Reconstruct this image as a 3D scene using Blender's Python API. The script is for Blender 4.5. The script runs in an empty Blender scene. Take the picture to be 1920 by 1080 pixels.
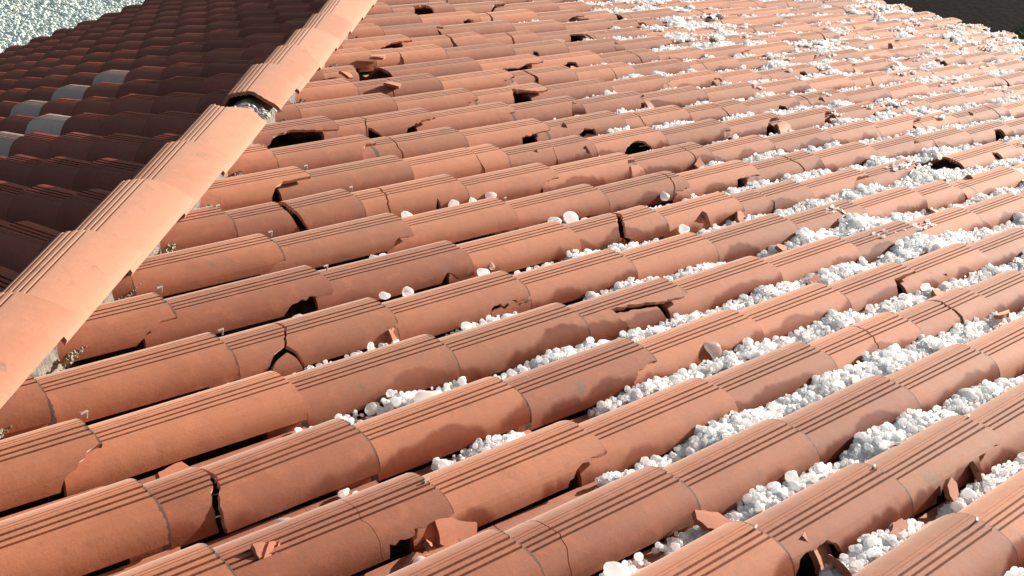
import bpy, math, random
import numpy as np
from mathutils import Matrix, Vector
from mathutils.geometry import delaunay_2d_cdt

# ------------------------------------------------------------------ camera, sky, sun, exposure
U = 0.2                                   # one tile column is 0.2 m wide
sc = bpy.context.scene
COL = sc.collection
R3 = ((0.7233995207, -0.6864718809, -0.0738206617),
      (-0.4284019311, -0.3624377862, -0.8277141032),
      (0.5414470601, 0.6303928996, -0.5562732003))
cam_d = bpy.data.cameras.new('camera')
cam = bpy.data.objects.new('camera', cam_d)
COL.objects.link(cam)
r_, d_, f_ = (Vector(a) for a in R3)
m4 = Matrix((r_, -d_, -f_)).transposed().to_4x4()
m4.translation = Vector((-0.28572636, -1.84932823, 1.27479660))
cam.matrix_world = m4
cam_d.sensor_width = 36.0
cam_d.lens = 36.0 * 2384.5 / 1920.0
cam_d.clip_start = 0.05
cam_d.clip_end = 2000
sc.camera = cam
sc.cycles.max_bounces = 16
sc.cycles.diffuse_bounces = 10

SUN = Vector((0.998, -0.022, 0.054)).normalized()
elev = math.asin(SUN.z)
azim = math.atan2(SUN.x, SUN.y)
w = bpy.data.worlds.new('World')
sc.world = w
w.use_nodes = True
nt = w.node_tree
nt.nodes.clear()
out = nt.nodes.new('ShaderNodeOutputWorld')
bg = nt.nodes.new('ShaderNodeBackground')
sky = nt.nodes.new('ShaderNodeTexSky')
sky.sky_type = 'NISHITA'
sky.sun_disc = False
sky.sun_elevation = elev
sky.sun_rotation = azim
sky.altitude = 400
sky.air_density = 1.0
sky.dust_density = 2.0
bg.inputs['Strength'].default_value = 0.15
nt.links.new(sky.outputs[0], bg.inputs[0])
nt.links.new(bg.outputs[0], out.inputs[0])
sd = bpy.data.lights.new('sun', 'SUN')
sd.energy = 5.0
sd.angle = math.radians(0.6)
sd.color = (1.0, 0.945, 0.875)
so = bpy.data.objects.new('sun', sd)
COL.objects.link(so)
so.rotation_euler = SUN.to_track_quat('Z', 'Y').to_euler()
so.location = (30, -8, 12)
sc.view_settings.view_transform = 'Standard'
sc.view_settings.look = 'None'
sc.view_settings.gamma = 1.0
sc.view_settings.use_curve_mapping = False
sc.view_settings.exposure = 1.23

# ------------------------------------------------------------------ the roof's measurements, in tile widths
TH = 0.30616663885814177
CT, ST, TT = math.cos(TH), math.sin(TH), math.tan(TH)
L = 1.8847575154441947                    # exposed length of a tile
J0, Y0 = 0.5598163837548324, -2.0112217864154216
A0, B0 = -0.03, 0.84                      # phase of the columns and courses of the shaded slope
HG, TILT, THK = 0.30, 0.075, 0.048
NJ = 20
EAVE = 37.05
V0, V1 = -0.292, 0.735


def make_profile(fine=True):
    pts = [(-.292, -.245), (-.285, -.205), (-.270, -.160), (-.247, -.120), (-.215, -.084), (-.175, -.052),
           (-.130, -.029), (-.080, -.013), (-.03, -.003)]
    for k in range(3):
        v, h = .068 * k, .003 * k
        pts += [(v - .0135, h), (v - .0105, h - .034), (v + .009, h - .034), (v + .0135, h)]
    pts += [(.17, .008)]
    if fine:
        pts += [(.189, .006), (.192, .001), (.198, .001), (.201, .006), (.215, .004),
                (.226, .001), (.229, -.004), (.235, -.004), (.238, .001)]
    pts += [(.26, -.004), (.31, -.022), (.37, -.058), (.43, -.112), (.485, -.18), (.53, -.24), (.575, -.29),
            (.62, -.318), (.68, -.325), (.735, -.315)]
    return np.array(pts)


PROF = make_profile(True)
PROF_LOW = make_profile(False)


def taper(u, v, h):
    """a tile is narrower at its upper end, so every lower end stands proud of the next tile"""
    k = .105 * np.clip(1 - u / L, 0, 1.3)
    wv = np.clip((.55 - v) / .35, 0, 1)
    return v + wv * k * (.10 - v), h - wv * k * .34


def prof_h(v):
    return np.interp(v, PROF[:, 0], PROF[:, 1])


def prof_n(v):
    # smooth normal of the profile without the grooves
    vv = np.array([-.292, -.285, -.270, -.247, -.215, -.175, -.13, -.08, 0, .17, .26, .31, .37, .43, .485, .53, .575, .62, .68, .735])
    hh = np.array([-.245, -.205, -.16, -.12, -.084, -.052, -.029, -.013, 0, .008, -.004, -.022, -.058, -.112, -.18, -.24, -.29, -.318, -.325, -.315])
    e = .02
    g = (np.interp(v + e, vv, hh) - np.interp(v - e, vv, hh)) / (2 * e)
    g = np.clip(g, -2.5, 2.5)
    n = np.stack([-g, np.ones_like(g)], -1)
    return n / np.linalg.norm(n, axis=-1, keepdims=True)

TILE_SHIFT = {(-4, 3): 0.063, (-3, 2): 0.032, (-3, 3): 0.031, (-3, 4): 0.055, (-2, 1): 0.072, (-2, 2): 0.058, (-2, 3): 0.009, (-2, 4): 0.064, (-1, 1): 0.023, (-1, 2): 0.003, (-1, 3): 0.035, (0, 0): -0.03, (0, 1): 0.02, (0, 2): -0.016, (0, 3): 0.026, (0, 4): 0.023, (0, 5): 0.022, (1, 0): 0.038, (1, 1): 0.034, (1, 2): -0.001, (1, 3): 0.043, (1, 5): -0.021, (1, 6): 0.036, (1, 7): -0.006, (2, 0): 0.045, (2, 1): -0.029, (2, 2): 0.035, (2, 3): 0.093, (2, 4): 0.099, (2, 5): -0.1, (3, 1): -0.053, (3, 2): -0.05, (3, 3): 0.121, (3, 4): 0.127, (4, 2): 0.021, (4, 3): 0.079, (5, 2): 0.032, (5, 3): -0.053, (6, 3): 0.01, (6, 4): -0.16, (7, 3): 0.097, (7, 4): 0.026, (7, 5): -0.1, (8, 4): 0.05, (8, 5): 0.121, (8, 6): 0.109, (9, 5): 0.081, (9, 6): 0.098, (9, 7): 0.095, (10, 5): 0.038, (10, 6): 0.096, (10, 7): 0.143, (11, 7): 0.115, (12, 6): 0.13, (12, 7): 0.092, (12, 8): 0.158, (13, 8): 0.1, (14, 8): -0.157, (14, 9): 0.149, (6, 5): -0.11}
COLUMN_SHIFT = {2: 0.0, 3: 0.028, 1: 0.014, 4: 0.06, 0: -0.008, -1: -0.003, -2: 0.018, -3: 0.038, -4: 0.053, 5: 0.06, 6: 0.06, 7: 0.06, 8: 0.06, 9: 0.044, 10: 0.06, 11: 0.023, 12: 0.06, 13: -0.015, 14: -0.029}
DAMAGE = {
 (1, 0): ([[(2.085, -0.139), (1.801, -0.139), (1.661, -0.208), (1.554, -0.251), (1.471, -0.292), (1.471, -0.492)]], [(1.875, -0.286)], []),
 (-1, 1): ([[(1.16, 0.935), (1.18, 0.198), (1.167, 0.079), (1.122, -0.026), (1.152, -0.144), (1.157, -0.225), (1.146, -0.283), (1.176, -0.292), (1.176, -0.492)], [(2.085, -0.242), (1.773, -0.242), (1.625, -0.241), (1.485, -0.234), (1.473, -0.262), (1.334, -0.256), (1.23, -0.257), (1.23, -0.492)], [(0.707, 0.935), (0.727, 0.182), (0.741, 0.078), (0.7, -0.087), (0.671, -0.186), (0.64, -0.273), (0.64, -0.492)]], [(1.875, -0.286)], [((1.865, 0.25), (0.03, 0, 0, 0, 0.02)), ((1.865, 0.25), (0.006, 0, 0, 0, 0))]),
 (0, 1): ([[(0.505, 0.935), (0.525, 0.15), (0.464, -0.036), (0.376, -0.177), (0.367, -0.271), (0.386, -0.292), (0.386, -0.492)]], [], [((1.865, 0.25), (0.035, 0, 0, 0, 0.03))]),
 (3, 1): ([[(2.085, -0.211), (1.71, -0.211), (1.543, -0.26), (1.447, -0.287), (1.411, -0.292), (1.411, -0.492)]], [(1.875, -0.286)], []),
 (4, 2): ([[(2.085, -0.272), (1.752, -0.272), (1.697, -0.287), (1.624, -0.292), (1.624, -0.492)]], [(1.875, -0.286)], []),
 (4, 3): ([[(2.085, -0.251), (1.757, -0.251), (1.598, -0.262), (1.487, -0.292), (1.487, -0.492)]], [(1.875, -0.286)], []),
 (2, 2): ([[(0.694, 0.935), (0.714, 0.122), (0.593, -0.048), (0.542, -0.154), (0.361, -0.23), (0.254, -0.29), (0.254, -0.492)], [(0.542, -0.154), (0.616, -0.226), (0.679, -0.292), (0.679, -0.492)], [(1.649, -0.492), (1.649, -0.29), (1.899, -0.216), (1.95, -0.215), (1.965, -0.225), (1.997, -0.29), (1.997, -0.492)]], [], [((0.467, -0.286), (0, -0.05, -0.045, 0, 0)), ((1.865, 0.25), (0.03, 0, 0, 0, 0)), ((1.823, -0.286), (0, -0.03, -0.05, 0, 0))]),
 (3, 2): ([[(2.085, -0.259), (1.803, -0.259), (1.635, -0.244), (1.484, -0.244), (1.352, -0.26), (1.275, -0.283), (1.231, -0.292), (1.231, -0.492)]], [(1.875, -0.286)], []),
 (2, 3): ([[(2.085, -0.254), (1.736, -0.254), (1.51, -0.253), (1.284, -0.257), (1.249, -0.292), (1.249, -0.492)]], [], [((1.875, -0.286), (0, -0.015, -0.035, 0, 0))]),
 (1, 4): ([[(0.601, 0.935), (0.621, -0.032), (0.666, -0.215), (0.749, -0.285), (0.831, -0.292), (0.831, -0.492)], [(0.621, -0.032), (0.968, -0.079), (1.289, -0.136), (1.566, -0.171), (2.085, -0.171)], [(1.297, -0.138), (1.342, -0.257), (1.453, -0.292), (1.453, -0.492)]], [(1.875, -0.286)], [((1.142, -0.286), (0.03, -0.03, -0.055, 0, 0.02))]),
 (0, 3): ([[(2.085, -0.191), (1.71, -0.191), (1.551, -0.217), (1.46, -0.273), (1.46, -0.492)]], [(1.875, -0.286)], []),
 (-1, 2): ([[(2.085, -0.223), (1.741, -0.223), (1.521, -0.239), (1.375, -0.28), (1.351, -0.292), (1.351, -0.492)]], [(1.875, -0.286)], []),
 (-2, 2): ([[(0.435, 0.935), (0.455, 0.032), (0.409, -0.051), (0.333, -0.209), (0.329, -0.273), (0.329, -0.492)]], [], [((1.865, 0.25), (0.012, 0, 0, 0, 0))]),
 (-3, 3): ([[(0.103, -0.492), (0.103, -0.266), (0.257, -0.201), (0.604, -0.193), (0.787, -0.292), (0.787, -0.492)]], [(0.445, -0.286)], []),
 (-3, 4): ([[(2.085, -0.199), (1.658, -0.199), (1.503, -0.212), (1.37, -0.211), (1.346, -0.271), (1.403, -0.292), (1.403, -0.492)], [(0.523, -0.492), (0.523, -0.275), (0.646, -0.258), (0.821, -0.259), (0.907, -0.292), (0.907, -0.492)]], [(1.875, -0.286), (0.715, -0.286)], []),
 (-1, 5): ([[(1.126, 0.935), (1.146, 0.253), (1.113, 0.081), (0.955, -0.182), (1.007, -0.292), (1.007, -0.492)], [(0.965, -0.492), (0.965, -0.212), (1.165, -0.222), (1.193, -0.291), (1.193, -0.492)]], [(1.079, -0.286)], [((1.865, 0.25), (0.03, 0, 0, 0, 0))]),
 (0, 6): ([[(2.085, -0.061), (1.344, -0.061), (1.232, -0.191), (1.173, -0.269), (1.173, -0.492)]], [(1.875, -0.286)], []),
 (3, 5): ([[(1.298, 0.935), (1.318, 0.172), (1.064, -0.122), (0.992, -0.249), (1.124, -0.292), (1.124, -0.492)]], [], [((1.865, 0.25), (0.1, 0, 0, 0, 0.03))]),
 (4, 6): ([[(1.667, 0.935), (1.687, 0.079), (1.546, -0.221), (1.477, -0.285), (1.477, -0.492)], [(2.085, -0.252), (1.82, -0.252), (1.562, -0.246), (1.479, -0.288), (1.479, -0.492)]], [(1.875, -0.286)], [((1.865, 0.25), (0.03, 0, 0, 0, 0))]),
 (5, 5): ([[(2.085, -0.212), (1.79, -0.212), (1.583, -0.244), (1.45, -0.286), (1.45, -0.492)]], [(1.875, -0.286)], []),
 (5, 3): ([[(0.924, 0.935), (0.944, 0.224), (0.915, 0.03), (0.917, -0.146), (0.94, -0.253), (0.988, -0.288), (0.988, -0.492)]], [], [((1.865, 0.25), (0.11, 0, 0, 0, 0.03))]),
 (6, 3): ([[(2.085, -0.122), (1.443, -0.122), (1.291, -0.19), (1.187, -0.273), (1.187, -0.492)]], [(1.875, -0.286)], []),
 (5, 4): ([[(0.649, 0.935), (0.669, 0.191), (0.562, -0.097), (0.512, -0.23), (0.521, -0.28), (0.521, -0.492)], [(1.273, -0.492), (1.273, -0.288), (1.325, -0.226), (1.369, -0.29), (1.369, -0.492)]], [(1.321, -0.286)], [((1.865, 0.25), (0.03, 0, 0, 0, 0))]),
 (3, 3): ([[(1.379, -0.492), (1.379, -0.292), (1.43, -0.276), (1.535, -0.266), (1.611, -0.286), (1.664, -0.292), (1.664, -0.492)]], [(1.521, -0.286)], []),
 (8, 4): ([[(2.085, -0.21), (1.748, -0.21), (1.517, -0.194), (1.292, -0.16), (1.034, -0.11), (0.82, -0.147), (0.654, -0.219), (0.541, -0.272), (0.541, -0.492)]], [(1.875, -0.286)], []),
 (8, 5): ([[(0.636, 0.935), (0.656, 0.112), (0.475, -0.173), (0.43, -0.285), (0.43, -0.492)], [(0.441, -0.492), (0.441, -0.285), (0.499, -0.154), (0.601, -0.223), (0.72, -0.279), (0.72, -0.492)], [(2.085, -0.178), (1.706, -0.178), (1.529, -0.203), (1.306, -0.25), (1.124, -0.282), (1.124, -0.492)]], [(0.581, -0.286), (1.875, -0.286)], [((1.865, 0.25), (0.03, 0, 0, 0, 0))]),
 (11, 6): ([[(0.959, 0.935), (0.979, 0.218), (0.861, -0.057), (0.818, -0.244), (0.818, -0.492)]], [(1.865, 0.25), (1.865, -0.2)], []),
 (10, 6): ([[(0.894, 0.935), (0.914, 0.166), (0.768, -0.098), (0.744, -0.235), (0.744, -0.492)]], [], [((1.865, 0.25), (0.03, 0, 0, 0, 0))]),
 (13, 7): ([[(2.085, -0.146), (1.724, -0.146), (1.433, -0.153), (1.21, -0.189), (0.97, -0.259), (0.97, -0.492)]], [(1.875, -0.286)], []),
 (14, 8): ([[(2.085, -0.153), (1.887, -0.153), (1.708, -0.101), (1.665, -0.243), (1.665, -0.492)]], [(1.875, -0.286)], []),
 (15, 9): ([[(1.329, -0.492), (1.329, -0.228), (1.484, -0.202), (1.636, -0.229), (1.636, -0.492)]], [(1.483, -0.286)], []),
 (16, 9): ([[(0.615, -0.492), (0.615, -0.233), (0.786, 0.054), (1.151, 0.049), (1.222, -0.176), (1.21, -0.242), (1.21, -0.492)]], [(0.912, -0.286)], []),
 (9, 7): ([[(2.085, -0.151), (1.592, -0.151), (1.239, -0.026), (1.122, 0.1), (0.948, -0.181), (0.912, -0.27), (0.912, -0.492)]], [(1.875, -0.286)], []),
 (11, 8): ([[(2.085, -0.196), (1.384, -0.196), (1.196, -0.24), (0.902, -0.224), (0.633, -0.242), (0.633, -0.492)]], [(1.875, -0.286)], []),
 (13, 10): ([[(1.017, -0.492), (1.017, -0.247), (1.125, -0.084), (1.669, -0.135), (1.795, -0.251), (1.795, -0.492)]], [(1.406, -0.286)], []),
 (6, 7): ([[(0.719, -0.492), (0.719, -0.283), (0.878, -0.211), (1.139, -0.156), (1.329, -0.207), (1.476, -0.287), (1.476, -0.492)]], [(1.097, -0.286)], []),
 (9, 10): ([[(1.366, -0.492), (1.366, -0.265), (1.549, -0.17), (1.737, -0.174), (1.764, -0.27), (1.764, -0.492)]], [(1.565, -0.286)], []),
 (3, 10): ([[(1.427, -0.492), (1.427, -0.292), (1.46, -0.271), (1.741, -0.291), (1.936, -0.292), (1.936, -0.492)]], [(1.682, -0.286)], []),
 (3, 6): ([[(1.668, -0.492), (1.668, -0.291), (1.758, -0.256), (1.933, -0.28), (2.02, -0.292), (2.02, -0.492)]], [(1.844, -0.286)], []),
}
# ------------------------------------------------------------------ placed details: local x down the slope, y across, in tile widths
TIES = [(1.16, -0.67), (3.0, 0.22), (2.99, 1.35), (4.93, 1.16), (6.9, 3.3), (6.85, 4.25), (4.95, 2.28), (2.95, -2.91), (4.84, -4.82),
        (6.73, -4.8), (8.65, -4.76), (6.73, -5.82), (4.86, 3.27), (8.72, 2.22)]
STONES = [
    (4.16, -1.52, .13, .125, 'biggest hailstone in the foreground channels, round and white at the end of a small drift'),
    (5.41, .65, .12, .06, 'small hailstone at the upper end of the short hail drift left of centre'),
    (5.68, .58, .15, .075, 'round hailstone topping the short hail drift left of centre'),
    (7.17, .82, .13, .06, 'hailstone beside the sprinkle of tiny ice grains near the picture centre'),
    (6.93, .68, .13, .085, 'egg shaped hailstone left of the sprinkle of tiny ice grains'),
    (9.53, 1.67, .14, .115, 'large white hailstone sitting above a wet stained flank, right one of a close pair'),
    (9.24, 1.71, .13, .085, 'rounded hailstone above a wet stained flank, left one of a close pair'),
    (9.05, 2.84, .14, .09, 'highest of three hailstones spaced along one channel above centre'),
    (8.66, 2.76, .13, .07, 'middle of three hailstones spaced along one channel above centre'),
    (8.29, 2.75, .13, .09, 'lowest of three hailstones spaced along one channel above centre'),
    (7.36, 2.64, .13, .085, 'hailstone below the thin black crack, next to a flat scrap of ice'),
    (6.11, 1.57, .13, .06, 'small hailstone right under the chipped tile end with the dark crescent'),
    (5.99, 1.58, .12, .07, 'lone hailstone left of the chipped tile end with the dark crescent'),
    (4.11, .49, .12, .09, 'hailstone lying inside the big hole in the tile near the ridge'),
    (2.42, -3.52, .10, .085, 'hailstone in the dark hole with the fallen shard at the bottom edge'),
    (1.84, -2.57, .13, .075, 'lone hailstone in the dark gap under a flank at the bottom left'),
    (11.76, 1.82, .15, .10, 'round hailstone perched on a drift left of the small black cracked corner'),
    (10.87, .71, .15, .09, 'round hailstone on the drift below the wide black crack'),
    (12.47, -.25, .17, .11, 'large hailstone lump resting against a flank right of centre'),
    (7.72, -2.17, .17, .13, 'large hailstone crowning the tall drift in the lower middle'),
    (17.15, -1.03, .17, .11, 'left one of two grey white hailstones standing proud near the right edge'),
    (17.36, -1.24, .17, .11, 'right one of two grey white hailstones standing proud near the right edge'),
    (9.58, -4.31, .16, .11, 'large hailstone at the head of the thick drift by the right edge'),
    (3.64, -4.43, .12, .11, 'white hailstone at the very bottom edge right of centre'),
]
# x, y, z, length, width, curvature, grooved, rx, ry, rz, label
SHARDS = [
    (1.50, -1.62, .17, .36, .26, .9, 0, .75, .1, .2, 'orange rounded tile shard wedged in the gap at the lower left'),
    (2.47, -3.50, .04, .42, .34, .5, 0, 1.25, 0, .1, 'dark upright shard fallen into the black hole at the bottom edge'),
    (3.03, -3.27, .09, .44, .34, 1.0, 0, .95, .05, .05, 'square flank shard lying below the broken tile end at the bottom'),
    (2.72, -3.27, .10, .50, .06, .2, 0, .5, .4, .95, 'thin straight sliver of tile bridging the hole at the bottom'),
    (1.42, -3.02, .27, .34, .34, .5, 1, .45, -.25, .75, 'grooved shard of a tile crest tilted at the bottom left'),
    (.72, -2.60, .20, .55, .20, .8, 0, .35, -.08, .12, 'curved shard lying along the bottom edge at the left'),
    (.0, -2.16, .21, .36, .30, .2, 0, .35, .05, .3, 'pale flat shard in the bottom left corner'),
    (4.88, -4.42, .22, .42, .2, .6, 0, .35, .25, -.35, 'thin orange shard stuck in the hail drift at the lower middle'),
    (5.45, -5.12, .17, .46, .42, 1.1, 0, .85, .12, .25, 'displaced square flank shard at the bottom right'),
    (5.34, -5.38, .18, .34, .30, 2.2, 0, .9, .3, 1.0, 'curled shard standing below the square shard at the bottom right'),
    (6.22, -5.40, .19, .44, .16, .5, 0, .5, -.1, .25, 'thick dark shard lying across the hail at the lower right'),
    (7.97, -5.27, .20, .26, .24, .6, 0, 1.0, .3, .6, 'pointed shard beside the broken corner at the right edge'),
    (7.42, -5.30, .19, .24, .20, .5, 0, .9, -.2, .3, 'small reddish shard among hailstones below the broken corner at the right'),
    (12.85, -2.06, .20, .28, .16, .4, 0, 1.2, .1, 1.2, 'narrow black looking shard standing in a drift at the right'),
    (13.0, -2.2, .20, .36, .14, .3, 0, 1.2, .1, -.35, 'leaning stick shaped shard next to the narrow standing shard'),
    (12.34, -2.48, .21, .36, .16, .3, 0, .2, .1, .3, 'flat dark shard lying on the drift at the right'),
    (10.95, -1.43, .20, .36, .16, .3, 0, .3, -.2, .3, 'dark flat shard poking from the drift right of centre'),
    (11.53, .85, .20, .22, .30, .4, 0, 1.1, .2, 1.2, 'box like upright shard on the drift right of centre'),
    (12.17, .66, .20, .30, .22, .4, 0, .9, .1, .2, 'dark triangular shard just right of the box like shard'),
    (13.85, 2.76, .20, .32, .24, .6, 0, .9, -.2, .2, 'leaning shard at a chipped tile end in the right middle'),
    (11.21, 3.99, .20, .24, .26, .6, 0, 1.1, .2, .9, 'upright shard with a dark side above the centre'),
    (11.33, 3.87, .19, .26, .22, .5, 0, .9, -.2, .2, 'reddish shard next to the upright shard above the centre'),
    (12.24, 3.89, .20, .24, .28, .4, 0, 1.1, .2, 1.2, 'blade like grooved shard on the flank above the centre'),
    (12.39, 5.02, .20, .42, .30, .7, 0, .8, .1, .3, 'brown plate shard lying over the hail above the centre'),
    (12.93, 5.0, .20, .22, .28, .4, 0, 1.1, .1, 1.0, 'dark standing shard right of the brown plate shard'),
    (18.55, .19, .20, .24, .34, .5, 0, 1.1, .2, 1.2, 'black standing shard in the drift near the right edge'),
    (18.06, .57, .21, .46, .16, .3, 0, .2, 0, .2, 'flat black shard on the drift left of the standing shard near the right edge'),
    (19.13, -.09, .20, .26, .16, .3, 0, .6, 0, .3, 'small dark shard under the flank near the right edge'),
    (20.97, 4.97, .20, .3, .34, .4, 0, 1.1, .15, 1.2, 'block like shard against a flank at the upper right'),
    (19.84, 3.88, .20, .24, .32, .6, 0, 1.1, .2, .9, 'curved dark shard at a tile end at the upper right'),
    (24.21, 3.05, .20, .34, .3, .3, 0, 1.0, .2, .8, 'dark shard in the drift toward the right eave'),
    (29.98, 8.47, .24, .34, .36, .3, 0, 1.2, .1, .9, 'dark upright shard in the white patch near the eave'),
    (18.04, 5.94, .2, .26, .22, .3, 0, 1.0, .1, .8, 'tiny dark shard beside a white drift in the upper middle'),
    (10.94, 8.72, .33, .34, .24, 2.2, 0, .3, .2, .5, 'curled shard by the hip ridge lying on a tile end'),
    (12.43, 9.72, .36, .55, .22, 1.6, 1, .1, .1, .1, 'curled grooved shard above the square black hole'),
    (11.34, 7.87, .34, .42, .22, .4, 0, .2, .1, .1, 'small flat shard on a crest below the square black hole'),
    (18.37, 10.52, .3, .5, .16, .4, 0, .3, 0, 0, 'long dark shard on the far tiles top middle'),
    (17.97, 8.97, .2, .28, .26, .4, 0, 1.0, .1, .5, 'right one of two small triangular shards in the upper middle'),
    (16.52, 9.09, .2, .32, .26, .4, 0, 1.0, .1, .5, 'left one of two small triangular shards in the upper middle'),
    (26.16, 12.26, .26, .5, .3, .4, 0, .8, .1, .2, 'black triangular shard among white patches near the top'),
    (11.67, -.41, .2, .3, .14, .3, 0, .3, .1, .3, 'dark sliver between hail and tile foot right of centre'),
    (14.04, -.33, .2, .3, .18, .3, 0, .5, .1, .3, 'small reddish chip in the drift at the right middle'),
    (15.98, -.41, .21, .26, .16, .3, 0, .3, .2, .8, 'dark chip on top of a tall drift at the right'),
    (12.3, -3.40, .30, .62, .2, 1.2, 0, -.5, .1, .15, 'long black curved shard at the right edge'),
    (4.80, -.27, .18, .2, .16, .5, 0, .9, .1, .4, 'pinkish chip in the cracked triangle left of centre'),
]
LEAVES = [
    (26.6, 12.1, .33, .34, 'black dead leaf lying on the hail at the top right, right one of a pair'),
    (26.0, 12.0, .33, .28, 'black dead leaf lying on the hail at the top right, left one of a pair'),
    (28.4, 7.2, .30, .32, 'dark dead leaf in the white patch below the eave'),
]

# ------------------------------------------------------------------ helpers
def link(o, parent=None):
    COL.objects.link(o)
    if parent is not None:
        o.parent = parent
    return o


def mesh_obj(name, verts, faces, mats, parent=None, smooth=None):
    me = bpy.data.meshes.new(name)
    me.from_pydata([tuple(v) for v in verts], [], [tuple(f) for f in faces])
    for m in (mats if isinstance(mats, (list, tuple)) else [mats]):
        me.materials.append(m)
    if smooth is not None:
        me.shade_smooth()
        me.set_sharp_from_angle(angle=math.radians(smooth))
    me.update()
    return link(bpy.data.objects.new(name, me), parent)


def thing(o, label, cat, group=None, kind=None):
    o['label'] = label
    o['category'] = cat
    if group:
        o['group'] = group
    if kind:
        o['kind'] = kind
    return o


class NT:
    """small wrapper to write node materials"""
    def __init__(self, name):
        self.m = bpy.data.materials.new(name)
        self.m.use_nodes = True
        self.t = self.m.node_tree
        self.t.nodes.clear()
        self.out = self.t.nodes.new('ShaderNodeOutputMaterial')

    def n(self, typ, ins=None, **kw):
        nd = self.t.nodes.new(typ)
        for k, v in kw.items():
            setattr(nd, k, v)
        for k, v in (ins or {}).items():
            s = nd.inputs[k]
            if isinstance(v, bpy.types.NodeSocket):
                self.t.links.new(v, s)
            else:
                s.default_value = v
        return nd

    def math(self, op, a, b=None, c=None, clamp=False):
        ins = {0: a}
        if b is not None:
            ins[1] = b
        if c is not None:
            ins[2] = c
        return self.n('ShaderNodeMath', ins, operation=op, use_clamp=clamp).outputs[0]

    def ramp(self, x, lo, hi, a=0.0, b=1.0):
        return self.n('ShaderNodeMapRange', {0: x, 1: lo, 2: hi, 3: a, 4: b}, interpolation_type='SMOOTHSTEP').outputs[0]

    def mix(self, f, a, b, blend='MIX'):
        nd = self.n('ShaderNodeMix', data_type='RGBA', blend_type=blend)
        for idx, v in ((0, f), (6, a), (7, b)):
            s = nd.inputs[idx]
            if isinstance(v, bpy.types.NodeSocket):
                self.t.links.new(v, s)
            else:
                s.default_value = v if idx == 0 else (*v, 1.0)
        return nd.outputs[2]

    def noise(self, vec, scale, detail=3.0, rough=0.55):
        return self.n('ShaderNodeTexNoise', {'Vector': vec, 'Scale': scale, 'Detail': detail, 'Roughness': rough}).outputs[0]

    def finish(self, shader):
        self.t.links.new(shader, self.out.inputs[0])
        return self.m


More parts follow.
